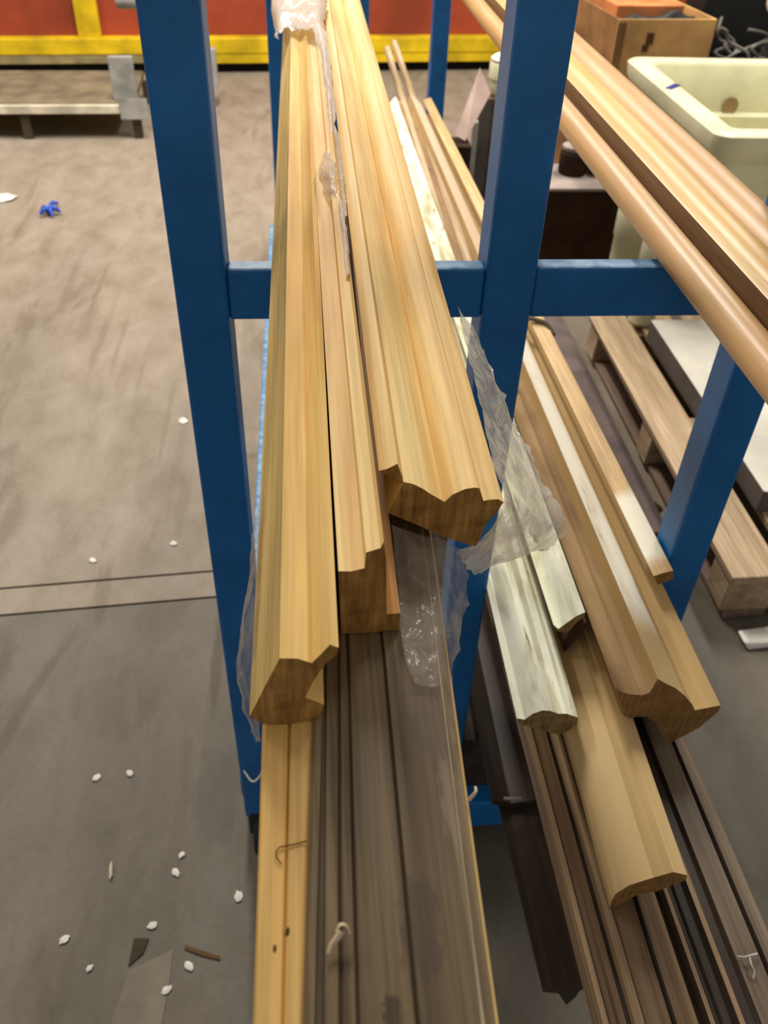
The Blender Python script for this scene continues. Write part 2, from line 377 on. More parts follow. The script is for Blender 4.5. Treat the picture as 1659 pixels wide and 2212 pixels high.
# ------------------------------------------------------------------ mouldings
DATA = {'D1': {'prof': [(0.2582, 0.3558), (0.3155, 0.3545), (0.3167, 0.3482), (0.3069, 0.335), (0.3065, 0.3167), (0.2982, 0.293), (0.2812, 0.3336), (0.26, 0.3436)], 'sl': -0.0383, 'y0': 0.3926, 'y1': 2.4},
 'D2': {'prof': [(0.2344, 0.3819), (0.2643, 0.3662), (0.2972, 0.3731), (0.2991, 0.3601), (0.2658, 0.3541), (0.2365, 0.3689)], 'sl': 0.0, 'y0': 0.6296, 'y1': 2.4},
 'L': {'prof': [(-0.0323, 1.1179), (-0.0244, 1.1388), (-0.0165, 1.1591), (-0.0088, 1.1577), (-0.0026, 1.1552), (0.0019, 1.1602), (0.0054, 1.1666), (0.0092, 1.1642), (0.0087, 1.1605), (0.0028, 1.1534),
                (-0.0024, 1.1421), (-0.0061, 1.131), (0.0024, 1.1246), (0.0002, 1.1119), (-0.0072, 1.1102), (-0.0259, 1.1131)],
       'sl': 0.001,
       'y0': 0.2443,
       'y1': 3.6},
 'M': {'prof': [(0.0109, 1.1621), (0.017, 1.1616), (0.0234, 1.1631), (0.0238, 1.174), (0.0306, 1.1759), (0.032, 1.1808), (0.0334, 1.1685), (0.0358, 1.1177), (0.0289, 1.1172), (0.0122, 1.117)],
       'sl': -0.0026,
       'y0': 0.2939,
       'y1': 3.6},
 'N': {'prof': [(0.0354, 1.13), (0.0419, 1.1305), (0.0425, 1.1178), (0.0359, 1.117)], 'sl': 0.0099, 'y0': 0.2942, 'y1': 3.3},
 'R': {'prof': [(0.0491, 1.1608), (0.0541, 1.1591), (0.0598, 1.1555), (0.0651, 1.1509), (0.073, 1.145), (0.0764, 1.1505), (0.0799, 1.1524), (0.0835, 1.1541), (0.0884, 1.1552), (0.0916, 1.1545),
                (0.0947, 1.1459), (0.0994, 1.1468), (0.1033, 1.1461), (0.1067, 1.1438), (0.1032, 1.1365), (0.0976, 1.1283), (0.0966, 1.1197), (0.0942, 1.111), (0.0902, 1.1121), (0.0738, 1.1189),
                (0.0603, 1.128), (0.0413, 1.1387)],
       'sl': 0.0017,
       'y0': 0.3629,
       'y1': 3.7},
 'T1': {'prof': [(0.3257, 0.6986), (0.3337, 0.6875), (0.3478, 0.6804), (0.3622, 0.6774), (0.3705, 0.6814), (0.3737, 0.7057), (0.385, 0.6963), (0.399, 0.6865), (0.4146, 0.6711), (0.4276, 0.6537),
                 (0.4341, 0.6427), (0.4631, 0.6492), (0.4641, 0.6379), (0.4491, 0.6062), (0.4178, 0.5766), (0.3947, 0.6202), (0.3764, 0.6369), (0.3533, 0.6349)],
        'sl': -0.016,
        'y0': 0.5739,
        'y1': 2.9},
 'T3': {'prof': [(0.4355, 0.6802), (0.4475, 0.6851), (0.4598, 0.6881), (0.4637, 0.6735), (0.4448, 0.6635)], 'sl': -0.0241, 'y0': 0.7577, 'y1': 2.92},
 'TB': {'prof': [(0.2944, 0.5711), (0.2932, 0.5866), (0.2944, 0.6007), (0.3047, 0.6191), (0.3261, 0.6314), (0.3439, 0.6413), (0.3604, 0.6324), (0.3621, 0.6219), (0.3511, 0.613), (0.3374, 0.6021),
                 (0.3181, 0.5962), (0.3025, 0.5722)],
        'sl': 0.0137,
        'y0': 0.3871,
        'y1': 2.4},
 'W1': {'prof': [(0.2241, 0.6434), (0.2334, 0.6418), (0.2412, 0.6513), (0.2517, 0.6579), (0.2611, 0.6554), (0.2714, 0.649), (0.2804, 0.6502), (0.2958, 0.6416), (0.2974, 0.6263), (0.2868, 0.6137),
                 (0.2782, 0.6085), (0.2478, 0.6226), (0.2277, 0.6337)],
        'sl': 0.0062,
        'y0': 0.5735,
        'y1': 2.2},
 'W2': {'prof': [(0.2831, 0.6865), (0.2905, 0.679), (0.2984, 0.6891), (0.3084, 0.7008), (0.3181, 0.7072), (0.3191, 0.7019), (0.3107, 0.6885), (0.3016, 0.6712), (0.2886, 0.6755)],
        'sl': -0.0138,
        'y0': 0.6747,
        'y1': 2.85},
 'dark3': {'prof': [(0.3028, 0.6385), (0.307, 0.6623), (0.3158, 0.6715), (0.327, 0.6802), (0.3288, 0.6744), (0.3196, 0.6505), (0.3084, 0.625)], 'sl': 0.0, 'y0': 0.6824, 'y1': 2.3},
 'lip': {'prof': [(0.0358, 1.165), (0.0399, 1.1679), (0.046, 1.1685), (0.0484, 1.1627), (0.0486, 1.1592), (0.0452, 1.1588), (0.039, 1.161)], 'sl': 0.0017, 'y0': 0.366, 'y1': 3.65}}
def moulding(key, name, label, mats, em=None, group='long wooden mouldings stored on the rack', cat='moulding', **k):
    d = DATA[key]; xs = [p[0] for p in d['prof']]; zs = [p[1] for p in d['prof']]
    cx, cz = (min(xs)+max(xs))/2, min(zs)
    o = extrude(name, [(x-cx, z-cz) for x, z in d['prof']], d['y1']-d['y0'], mats, em, loc=(cx, d['y0'], cz), rz=-math.atan(d['sl']), **k)
    return tag(o, label, cat, group)
# top bundle
moulding('L', 'wood_moulding', 'yellow pine moulding with a bevelled left side and hooked right edge, leftmost of the top bundle',
         ['pine', 'pine_end', 'pine_side'], [2, 2] + [0]*14)
moulding('M', 'wood_moulding', 'narrow pale pine moulding with a stepped top lying in the middle of the top bundle', ['pine_pale', 'pine_end'])
moulding('N', 'wood_lath', 'thin orange pine lath lying beneath the middle and wide pine mouldings', ['pine_orange', 'pine_end'], cat='lath')
r = moulding('R', 'wood_moulding', 'wide pale pine moulding with a valley and two ridges, right of the top bundle beside the clear film', ['pine_pale', 'pine_end'])
moulding('lip', 'wood_lath', 'slim pine strip with a broken end along the left edge of the wide moulding', ['pine_pale', 'pine_end'], cat='lath', ragged=.006)
# board and strip under the bundle
def hand(name, label, prof, y0, y1, sl, mats, em=None, prof2=None, cat='moulding', group='long wooden mouldings stored on the rack', **k):
    xs = [p[0] for p in prof]; zs = [p[1] for p in prof]; cx, cz = (min(xs)+max(xs))/2, min(zs)
    p2 = [(x-cx, z-cz) for x, z in prof2] if prof2 else None
    o = extrude(name, [(x-cx, z-cz) for x, z in prof], y1-y0, mats, em, loc=(cx, y0, cz), rz=-math.atan(sl), prof2=p2, **k)
    return tag(o, label, cat, group)
# the three taper towards the camera: x is given at y = .11 together with the slope of each edge
def taper(p, a): return [(x + s*a, z) for x, z, s in p]
ps = [(-.0268, 1.0905, 0), (-.0268, 1.110, 0), (-.0258, 1.1115, 0), (-.0172, 1.1115, .016), (-.0163, 1.1095, .016), (-.0154, 1.1115, .016), (-.0118, 1.1125, .045), (-.0092, 1.1115, .045), (-.0092, 1.0905, .045)]
hand('wood_strip', 'yellow pine strip with a groove and two knots, left of the dark weathered board',
     taper(ps, -.23), -.12, .85, .0, ['pine_strip', 'pine_end'], cat='strip', prof2=taper(ps, .74))
gl = [(-.0094, 1.1035), (-.0094, 1.113), (-.0078, 1.1155), (-.0050, 1.1155), (-.0044, 1.1146)]
gm = [(-.0020, 1.1146), (-.0012, 1.1158), (.0036, 1.116), (.0044, 1.1148), (.0056, 1.1158)]
gn = [(.0098, 1.116), (.0107, 1.1149), (.0117, 1.116)]
go = [(.0308, 1.1163), (.0318, 1.1150), (.0328, 1.1163)]
gr = [(.0543, 1.116), (.0547, 1.1168), (.0553, 1.1168), (.0558, 1.115), (.0596, 1.114), (.0604, 1.110), (.0604, 1.1035)]
gp = [(x, z, s) for g, s in ((gl, .045), (gm, .034), (gn, .025), (go, .006), (gr, .03)) for x, z in g]
hand('wood_board', 'wide dark weathered grooved board running beneath the top bundle towards the camera', taper(gp, -.23), -.12, .85, 0.,
     ['grey', 'pine_end', 'grey_dark', 'bead'], [0, 0, 0, 2, 2, 2, 0, 2, 2, 0, 2, 2, 0, 2, 2, 0, 3, 3, 3, 0, 0, 0, 0], prof2=taper(gp, .74), cat='board')
po = [(-.0090, 1.0905, .045), (-.0090, 1.1028, .045), (.0616, 1.1028, .03), (.0632, 1.1012, .03), (.0632, 1.0905, .03)]
hand('wood_board', 'thin orange pine board showing as a bright edge along the right of the weathered board',
     taper(po, -.23), -.12, .85, 0., ['pine_strip', 'pine_end'], cat='board', prof2=taper(po, .74))
# lower right pile
moulding('T1', 'wood_moulding', 'large raw moulding with a mottled brown hollow face and a worn white painted ridge, right of the lower pile',
         ['mdf', 'mdf_end', 'mdf_dark', 'white2'], [2, 2, 2, 2, 0, 3, 3, 3, 0, 0, 0] + [0]*7)
moulding('W1', 'wood_moulding', 'white painted moulding with a chipped rounded end, leftmost of the lower pile', ['white', 'white_end'])
moulding('W2', 'wood_moulding', 'narrow white painted moulding with a brown worn end, behind the chipped white moulding', ['white', 'white_end'])
moulding('dark3', 'wood_stick', 'dark red-brown stick end poking out below the narrow white moulding', ['redbrown', 'brown_dark'], cat='stick')
moulding('T3', 'wood_strip', 'slim tan strip with a white painted end, right edge of the lower pile',
         ['tan', 'mdf_end'], cat='strip')
t3 = [o for o in COL.objects if o.name.startswith('wood_strip')][-1]
moulding('TB', 'wood_block_moulding', 'short-ended tan raw moulding with bevelled sides lying on the brown mouldings', ['mdf', 'mdf_end', 'mdf_light'], [0, 2, 2, 2, 0, 2, 2, 0, 0, 0, 0, 0])
moulding('D1', 'wood_moulding', 'dark brown moulding with a tongued end, lowest and leftmost of the lower pile', ['brown_dark', 'brown_dark'])
moulding('D2', 'wood_moulding', 'short blackish brown moulding lying on the tongued dark one beside the rack post', ['brown_dark', 'brown_dark'])
PILE = 1.10
def pile(p): return [(x*PILE, 1.45-(1.45-z)*PILE) for x, z in p]
b1 = [(.235, .622), (.235, .6425), (.238, .6455), (.243, .6455), (.245, .6425), (.2505, .6425), (.2525, .646), (.258, .6465), (.260, .643), (.263, .643), (.265, .648), (.269, .6495), (.273, .648), (.275, .6445), (.280, .646),
      (.296, .6485), (.298, .645), (.301, .6485), (.313, .6465), (.322, .6415), (.324, .636), (.324, .622)]
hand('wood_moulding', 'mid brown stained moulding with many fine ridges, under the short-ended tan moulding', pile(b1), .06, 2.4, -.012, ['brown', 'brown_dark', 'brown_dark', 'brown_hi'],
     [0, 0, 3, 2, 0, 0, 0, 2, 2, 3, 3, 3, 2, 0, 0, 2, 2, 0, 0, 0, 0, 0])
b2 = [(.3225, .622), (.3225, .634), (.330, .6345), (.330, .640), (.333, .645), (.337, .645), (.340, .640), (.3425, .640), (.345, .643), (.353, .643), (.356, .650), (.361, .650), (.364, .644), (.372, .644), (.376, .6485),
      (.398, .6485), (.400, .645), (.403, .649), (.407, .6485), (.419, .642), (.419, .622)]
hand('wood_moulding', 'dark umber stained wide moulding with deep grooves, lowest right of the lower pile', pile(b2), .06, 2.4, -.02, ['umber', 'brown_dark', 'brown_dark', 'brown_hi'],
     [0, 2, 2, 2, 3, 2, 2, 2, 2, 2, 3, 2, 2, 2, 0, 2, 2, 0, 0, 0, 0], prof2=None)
for i, (x, y1) in enumerate(((.292, 3.02), (.327, 3.04))):
    hand('wood_stick', ['thin grey stick end poking up behind the lower pile, the left one', 'thin grey stick end poking up behind the lower pile, the right one'][i],
         [(x, .668), (x, .682), (x+.004, .687), (x+.016, .687), (x+.02, .682), (x+.02, .668)], 1.2, 3.62 + .1*i, .01, ['pallet', 'pallet'], cat='stick', group='thin stick ends behind the lower pile')
hand('wood_board', 'blackish board added on the rack base to darken the space below the lower pile', [(.229, .1555), (.229, .288), (.45, .288), (.45, .1555)], .79, 3.1, 0., ['brown_dark', 'brown_dark'], cat='board')  # added board, its dark colour stands in for the shade under the pile
# upper right rods
def arc(cx, cz, r, a0, a1, n):
    return [(cx + r*math.cos(math.radians(a0+(a1-a0)*i/n)), cz + r*math.sin(math.radians(a0+(a1-a0)*i/n))) for i in range(n+1)]
ur1 = arc(.3600, 1.1085, .0168, 255, -30, 14) + [(.3745, 1.0915)]
hand('wood_rod', 'thick round-edged tan wooden rod lowest of the three resting on the crossbar at the right', ur1, .12, 2.6, 0., ['rod', 'pine_end', 'rod_dark'],
     cat='rod', group='varnished rods at the upper right')
ur2 = [(.3775, 1.0915), (.3775, 1.136)] + arc(.399, 1.124, .0235, 145, 28, 9) + [(.4205, 1.1305), (.4205, 1.0915)]
hand('wood_rod', 'bright yellow wooden rod with a left side coloured as shaded, in the middle of the three rods at the upper right', ur2, .12, 2.6, .0, ['rod_yellow', 'pine_end', 'rod_dark'], [2] + [0]*13, cat='rod', group='varnished rods at the upper right')
ur3 = [(.4225, 1.0915), (.4225, 1.124)] + arc(.450, 1.112, .0295, 148, 5, 9) + [(.4790, 1.0915)]
hand('wood_rod', 'pale round-topped wooden rod furthest right of the three beside the cream tub', ur3, .12, 2.6, .0, ['rod', 'pine_end'], cat='rod', group='varnished rods at the upper right')

# twine on the slim strip, splinters and scraps on the wood
tw = tube('twine', [(0.4015, 1.4685, 0.6668), (0.4136, 1.4465, 0.6855), (0.4290, 1.4300, 0.6893), (0.4422, 1.4135, 0.6904), (0.4499, 1.3860, 0.6822)], .0045, 'twine'); tag(tw, 'olive twine tied across the slim tan strip near the crossbar', 'twine')
cu = tube('wood_splinter', [(.001, .136, 1.1185), (.0022, .1385, 1.1195), (.0045, .1405, 1.121), (.006, .1425, 1.122)], .0008, 'curl', r1=.0016)
hd = sheet('splinter_cap', [[(.0035, .1435, 1.1195), (.0055, .1455, 1.122), (.0085, .1445, 1.122), (.0098, .142, 1.119)], [(.0045, .142, 1.122), (.006, .1432, 1.1245), (.008, .1428, 1.124), (.0092, .1412, 1.121)]], 'curl', cu, 4, 4, .0003, 300)
tag(cu, 'pale curled splinter lying on the weathered grooved board', 'splinter')
ts = tube('wood_shaving', [(0.4092, 0.3311, 0.5705), (0.4136, 0.3284, 0.5749), (0.4213, 0.3295, 0.5755), (0.4290, 0.3317, 0.5722)], .0011, 'paper')
tube('shaving_tail', [(0.4191, 0.3289, 0.5749), (0.4169, 0.3212, 0.5766), (0.4186, 0.3157, 0.5738), (0.4169, 0.3102, 0.5705)], .0010, 'paper', ts)
tag(ts, 'white forked shaving lying on the dark umber moulding', 'shaving')
th = tube('thread', [(-.0068, .1837, 1.1135), (-.0129, .1829, 1.1125), (-.0181, .182, 1.1125), (-.0192, .1784, 1.1125), (-.017, .1747, 1.1125)], .0003, 'thread', seg=5); tag(th, 'fine brown thread curled on the yellow pine strip', 'thread')
sc = tube('paper_scrap', [(.252, .628, .384), (.264, .624, .388), (.276, .628, .382)], .0022, 'dust'); tag(sc, 'pale torn scrap on the end of the blackish brown moulding', 'scrap')
sp = tube('wood_chip', [(0.0658, 0.2040, 1.104), (0.0688, 0.2060, 1.107), (0.0693, 0.2090, 1.106)], .0009, 'curl', r1=.0006); tag(sp, 'tiny pale wood chip sticking out of the right edge of the weathered board', 'chip')

# ------------------------------------------------------------------ clear plastic film round the bundle
pw = sheet('plastic_wrap', [
    [(0.1178, 0.6122, 1.1380), (0.1221, 0.6006, 1.1320), (0.1303, 0.6079, 1.1240), (0.1357, 0.6146, 1.1120)],
    [(0.1144, 0.5420, 1.1370), (0.1256, 0.5407, 1.1260), (0.1359, 0.5472, 1.1120), (0.1446, 0.5543, 1.0980)],
    [(0.1122, 0.4765, 1.1360), (0.1244, 0.4831, 1.1220), (0.1394, 0.4947, 1.1060), (0.1518, 0.5056, 1.0900)],
    [(0.1107, 0.4232, 1.1350), (0.1251, 0.4332, 1.1180), (0.1454, 0.4510, 1.0980), (0.1620, 0.4656, 1.0780)],
    [(0.1109, 0.3815, 1.1320), (0.1265, 0.3983, 1.1120), (0.1494, 0.4189, 1.0880), (0.1742, 0.4409, 1.0620)],
    [(0.1070, 0.3744, 1.1220), (0.1228, 0.3927, 1.0980), (0.1448, 0.4096, 1.0740), (0.1691, 0.4293, 1.0500)],
    [(0.0978, 0.3720, 1.1080), (0.1129, 0.3925, 1.0820), (0.1320, 0.4074, 1.0620), (0.1532, 0.4227, 1.0480)],
    [(0.0844, 0.3710, 1.1000), (0.0933, 0.3867, 1.0750), (0.1051, 0.3929, 1.0580), (0.1238, 0.4134, 1.0480)]], 'film', None, 9, 9, .0022, 38, .0035)
tag(pw, 'crumpled clear plastic film wrapped round the pine bundle and hanging off its right side', 'plastic film')
sheet('film_flap', [
    [(0.0434, 0.3619, 1.1300), (0.0554, 0.3610, 1.1250), (0.0721, 0.3621, 1.1180), (0.0838, 0.3698, 1.1050), (0.0920, 0.3814, 1.0900)],
    [(0.0448, 0.3343, 1.1185), (0.0553, 0.3320, 1.1185), (0.0678, 0.3325, 1.1175), (0.0810, 0.3476, 1.1000), (0.0908, 0.3575, 1.0850)],
    [(0.0429, 0.3034, 1.1185), (0.0518, 0.2997, 1.1185), (0.0648, 0.3016, 1.1175), (0.0766, 0.3171, 1.1000), (0.0834, 0.3278, 1.0860)],
    [(0.0429, 0.2784, 1.1185), (0.0504, 0.2765, 1.1185), (0.0610, 0.2768, 1.1175), (0.0676, 0.2844, 1.1080), (0.0728, 0.2894, 1.0980)],
    [(0.0461, 0.2579, 1.1185), (0.0503, 0.2549, 1.1185), (0.0571, 0.2553, 1.1175), (0.0613, 0.2592, 1.1140), (0.0669, 0.2695, 1.1060)]], 'film_thin', pw, 8, 9, .0012, 60, .004)
sheet('film_flap', [
    [(-.029, .40, 1.13), (-.034, .385, 1.12), (-.035, .37, 1.10)],
    [(-.030, .33, 1.13), (-.038, .33, 1.11), (-.041, .33, 1.085)],
    [(-.031, .285, 1.125), (-.041, .30, 1.10), (-.044, .305, 1.07)],
    [(-.029, .25, 1.114), (-.037, .272, 1.095), (-.040, .285, 1.07)],
    [(-.028, .243, 1.10), (-.031, .258, 1.08), (-.033, .27, 1.06)]], 'film_thin', pw, 8, 8, .002, 70, .003)
sheet('film_bunch', [
    [(-.046, 1.95, 1.14), (-.05, 1.95, 1.18), (-.01, 1.95, 1.19), (.03, 1.95, 1.185), (.047, 1.95, 1.17)],
    [(-.045, 1.65, 1.14), (-.046, 1.64, 1.175), (-.01, 1.63, 1.19), (.028, 1.62, 1.186), (.042, 1.60, 1.172)],
    [(-.040, 1.50, 1.145), (-.038, 1.50, 1.172), (-.008, 1.50, 1.178), (.024, 1.46, 1.182), (.038, 1.46, 1.172)],
    [(-.036, 1.46, 1.150), (-.030, 1.44, 1.166), (-.006, 1.42, 1.172), (.022, 1.36, 1.180), (.034, 1.34, 1.170)]], 'film_white', pw, 8, 7, .0035, 16, .010)
sheet('film_ribbon', [
    [(.016, 1.42, 1.176), (.025, 1.40, 1.183), (.035, 1.38, 1.176)],
    [(.024, 1.22, 1.172), (.029, 1.20, 1.181), (.036, 1.19, 1.174)],
    [(.024, 1.02, 1.172), (.0285, 1.0, 1.180), (.034, .99, 1.173)],
    [(.026, .91, 1.172), (.029, .90, 1.175), (.032, .89, 1.171)]], 'painted_glint', pw, 6, 8, .002, 40, .002)
sheet('film_ribbon', [
    [(.014, .86, 1.166), (.022, .86, 1.176), (.034, .85, 1.170)],
    [(.016, .80, 1.168), (.023, .79, 1.179), (.034, .78, 1.172)],
    [(.020, .745, 1.168), (.026, .74, 1.176), (.034, .73, 1.170)]], 'film', pw, 6, 8, .003, 70, .003)
sheet('film_ribbon', [
    [(.0275, .72, 1.176), (.0295, .72, 1.182), (.0325, .72, 1.176)],
    [(.0275, .65, 1.177), (.0295, .65, 1.182), (.032, .645, 1.176)],
    [(.0275, .58, 1.177), (.0290, .58, 1.181), (.031, .575, 1.177)]], 'painted_glint', pw, 4, 8, .0008, 70, .001)

gs_ = tube('film_string', [(-.1206, .7745, .258), (-.105, .752, .262), (-.085, .748, .30), (-.060, .70, .42)], .0018, 'paper'); tag(gs_, 'pale string end hanging beside the foot of the left blue post', 'string')

# ------------------------------------------------------------------ pallet and things at the right
pal = empty('pallet', (1.4, 1.9, 0)); tag(pal, 'worn wooden pallet on the floor at the right under the grey sheet', 'pallet')
for i in range(7):
    x = .92 + i*.155
    box('deck_board', x-1.4, x+.118-1.4, 1.285-1.9 + random.uniform(-.01, .01), 2.50-1.9, .118, .14, 'pallet', pal, jit=.004)
for y in (1.285, 1.84, 2.40):
    box('stringer', .925-1.4, 1.96-1.4, y-1.9, y+.09-1.9, .022, .118, 'pallet', pal, jit=.004)
for i, x in enumerate((.935, 1.38, 1.83)):
    box('bottom_board', x-1.4, x+.1-1.4, 1.28-1.9, 2.50-1.9, .002, .022, 'pallet_dark', pal, jit=.004)
dp = box('dark_plank', .60, .90, 1.56, 3.0, .0005, .022, 'dusky', bev=.003); tag(dp, 'wide dusky dark plank lying on the floor left of the pallet', 'plank')
gs = box('grey_sheet', 1.06, 2.3, 1.49, 2.34, .141, .205, 'slab_side', bev=.004, top='slab_top'); tag(gs, 'thick pale grey sheet with dark edges lying on the pallet', 'sheet')
ws = box('white_strip', .95, 1.04, 1.19, 1.235, .0005, .02, 'paper', rz=0, bev=.006, jit=.008); tag(ws, 'white plastic offcut lying on the floor at the near end of the pallet', 'offcut')

def tub():
    root = empty('plastic_tub', (1.5, 2.75, .207)); tag(root, 'large cream plastic tub with a thick flared rim, on the grey sheet at the right', 'tub')
    def ring(x0, x1, y0, y1, z, r, n=6):
        P = []
        for (cx_, cy_, a) in ((x1-r, y1-r, 0), (x0+r, y1-r, 90), (x0+r, y0+r, 180), (x1-r, y0+r, 270)):
            for k in range(n+1):
                t = math.radians(a+90*k/n); P.append((cx_+r*math.cos(t)-1.5, cy_+r*math.sin(t)-2.75, z-.207))
        return P
    rings = [ring(1.26, 2.1, 2.52, 3.06, .207, .06), ring(1.20, 2.16, 2.44, 3.14, .45, .05), ring(1.165, 2.2, 2.395, 3.175, .66, .05), ring(1.15, 2.21, 2.38, 3.19, .665, .05),
             ring(1.125, 2.235, 2.352, 3.215, .705, .05), ring(1.120, 2.24, 2.347, 3.22, .745, .05), ring(1.128, 2.232, 2.355, 3.212, .752, .05), ring(1.185, 2.175, 2.412, 3.155, .750, .03),
             ring(1.195, 2.165, 2.422, 3.145, .738, .03), ring(1.215, 2.145, 2.45, 3.12, .60, .03), ring(1.235, 2.125, 2.47, 3.10, .59, .03), ring(1.26, 2.1, 2.54, 3.05, .25, .05)]
    n = len(rings[0]); V = [p for r_ in rings for p in r_]; F = []
    for j in range(len(rings)-1):
        for i in range(n): F.append((j*n+i, j*n+(i+1) % n, (j+1)*n+(i+1) % n, (j+1)*n+i))
    F += [tuple(range(n))[::-1], tuple(range((len(rings)-1)*n, len(rings)*n))]
    mesh('tub_body', V, F, 'tub', root, smooth=40)
    b = box('tape_mark', -.011, .011, -.036, .036, 0, .004, 'bluemark', root, loc=(1.158-1.5, 2.83-2.75, .543), bev=.001); b['label'] = 'dark blue mark'; b.rotation_euler.z = -.75
    for x, z, s in ((1.50, .62, .03), (1.49, .565, .02), (1.62, .575, .02), (1.28, .60, .012)):
        lathe('stain_mark', [(s*.7, 0), (s, .001), (s*.6, .002)], 'tub_stain', root, (x-1.5, 3.118-2.75, z-.207), 14, rot=(math.pi/2, 0, 0))
tub()

cb = empty('cardboard_box', (1.37, 3.85, 0), .09); tag(cb, 'open brown cardboard box with dark print, behind the cream tub', 'box')
def wallp(name, x0, x1, y0, y1, z0, z1, m, p, **k): return box(name, x0, x1, y0, y1, z0, z1, m, p, bev=.001, **k)
wallp('front_panel', -.20, .20, -.26, -.253, 0, .80, 'card', cb); wallp('back_panel', -.20, .20, .253, .26, 0, .80, 'card', cb)
wallp('side_panel', -.20, -.193, -.253, .253, 0, .80, 'card_dark', cb); wallp('side_panel', .193, .20, -.253, .253, 0, .80, 'card', cb)
wallp('bottom_panel', -.19, .19, -.25, .25, 0, .01, 'card_dark', cb)
wallp('corner_strip', -.199, -.165, -.2625, -.2605, .3, .79, 'card_dark', cb)
for x0, x1, z0, z1 in ((-.075, -.045, .715, .755), (-.085, -.06, .69, .715), (-.03, .07, .625, .638)):
    wallp('print_mark', x0, x1, -.2625, -.2605, z0, z1, 'ink', cb)
ob = box('orange_box', -.15, .13, -.11, .16, .40, .82, 'card_orange', None, (1.37, 3.85, 0), .09, bev=.004); tag(ob, 'orange cardboard carton standing inside the open brown box', 'box')
bg = sheet('black_bag', [[(1.20, 3.615, .74), (1.28, 3.62, .77), (1.36, 3.63, .785), (1.44, 3.635, .765), (1.53, 3.65, .78)], [(1.20, 3.67, .76), (1.28, 3.67, .80), (1.36, 3.68, .79), (1.44, 3.69, .81), (1.53, 3.70, .79)], [(1.22, 3.73, .72), (1.28, 3.73, .72), (1.36, 3.73, .73), (1.44, 3.735, .72), (1.52, 3.745, .72)]], 'bin', None, 6, 6, .01, 25)
tag(bg, 'crumpled black bag bulging out of the front of the open brown box', 'bag')

bn = empty('black_bin', (2.0, 3.75, 0)); tag(bn, 'black storage bin full of grey cables at the upper right behind the tub', 'bin')
box('bin_body', -.375, .4, -.2, .3, 0, .62, 'bin', bn, bev=.01)
cr_ = random.Random(3)
for i in range(14):
    p = [Vector((cr_.uniform(-.34, .05), cr_.uniform(-.16, -.02), cr_.uniform(.632, .66)))]
    for k in range(4): p.append(p[-1] + Vector((cr_.uniform(-.08, .12), cr_.uniform(-.01, .04), cr_.uniform(-.01, .045))))
    p = [Vector((max(v.x, -.36), v.y, max(v.z, .630))) for v in p]
    tube('cable', [tuple(q_) for q_ in p], .0065, 'cable', bn, seg=6)
box('bin_lid', -.375, .4, .1, .3, .62, 1.1, 'bin', bn, bev=.01)
cp = sheet('crumpled_paper', [[(1.80, 3.60, .80), (1.86, 3.58, .79), (1.95, 3.59, .80)], [(1.79, 3.66, .86), (1.87, 3.64, .88), (1.95, 3.65, .85)], [(1.82, 3.70, .92), (1.87, 3.70, .93), (1.95, 3.71, .92)]], 'card_pink', None, 6, 6, .02, 20)
tag(cp, 'crumpled pale paper lying on top of the grey cables', 'paper')

db = empty('dark_box', (1.09, 3.22, 0)); tag(db, 'low dark brown box with a dusty pale lid, on the floor behind the crossbar', 'box')
box('box_body', -.2, .16, -.12, .14, .0, .325, 'darkbox', db, bev=.004); box('box_lid', -.205, .165, -.125, .145, .326, .338, 'dust', db, bev=.003)
jr = lathe('jar', [(.05, 0), (.054, .01), (.054, .075), (.045, .085)], 'darkbox', None, (1.015, 3.26, .339)); lathe('jar_lid', [(.048, .0855), (.05, .088), (.05, .10), (.04, .104)], 'dust', jr); tag(jr, 'small dark jar with a pale lid standing on the dusty box lid', 'jar')
gb = box('grey_packet', -.05, .06, -.05, .05, 0, .07, 'slab_side', None, (1.13, 3.27, .339), .2, bev=.006, top='dust'); tag(gb, 'grey packet beside the small dark jar on the dusty box', 'packet')
fc = box('cardboard_sheet', .90, 1.32, 2.84, 3.07, .0005, .012, 'card', None, rz=0, bev=.002, jit=.02, top='card'); tag(fc, 'flat tan cardboard piece on the floor in front of the low dark box', 'cardboard')

# white containers left of the tub
for x, y, z, r_, h, lab in ((1.075, 2.445, .1405, .045, .30, 'cream plastic container standing at the back of the pallet below the rods'), (1.105, 2.78, .0005, .05, .41, 'taller cream plastic container on the floor behind the pallet')):
    o = lathe('plastic_container', [(r_*.75, 0), (r_*.95, .01), (r_, h*.7), (r_*1.08, h*.72), (r_*1.08, h*.95), (r_*.9, h)], 'tub', None, (x, y, z)); tag(o, lab, 'container')

# tall carton with white cap and leaning flap, behind the middle post
tc = empty('tall_carton', (.87, 3.72, 0)); tag(tc, 'tall narrow brown carton standing on the floor behind the middle post', 'carton')
box('carton_body', -0.098, .12, -.06, .1, 0, 0.496, 'card_dark', tc, bev=.004); box('carton_edge', -0.159, -0.100, -.055, .06, 0, 0.492, 'slab_side', tc, bev=.004); box('white_corner', -0.187, -0.161, -.10, -.07, 0, 0.418, 'palegrey', tc, bev=.008)
wc = lathe('white_bucket', [(.060, 0), (.068, .012), (.068, .06), (.074, .062), (.074, .115), (.070, .12)], 'tub', None, (0.824, 3.72, 0.497)); lathe('bucket_cap', [(.068, .1205), (.071, .125), (.071, 0.132), (.058, 0.142)], 'paper', wc); tag(wc, 'cream plastic bucket with a bright white cap on top of the tall brown carton', 'bucket')
V = [(0.688, 3.600, 0.619), (0.735, 3.570, 0.538), (0.637, 3.500, 0.379), (0.600, 3.520, 0.394)]; V += [(x, y+.006, z) for x, y, z in V]
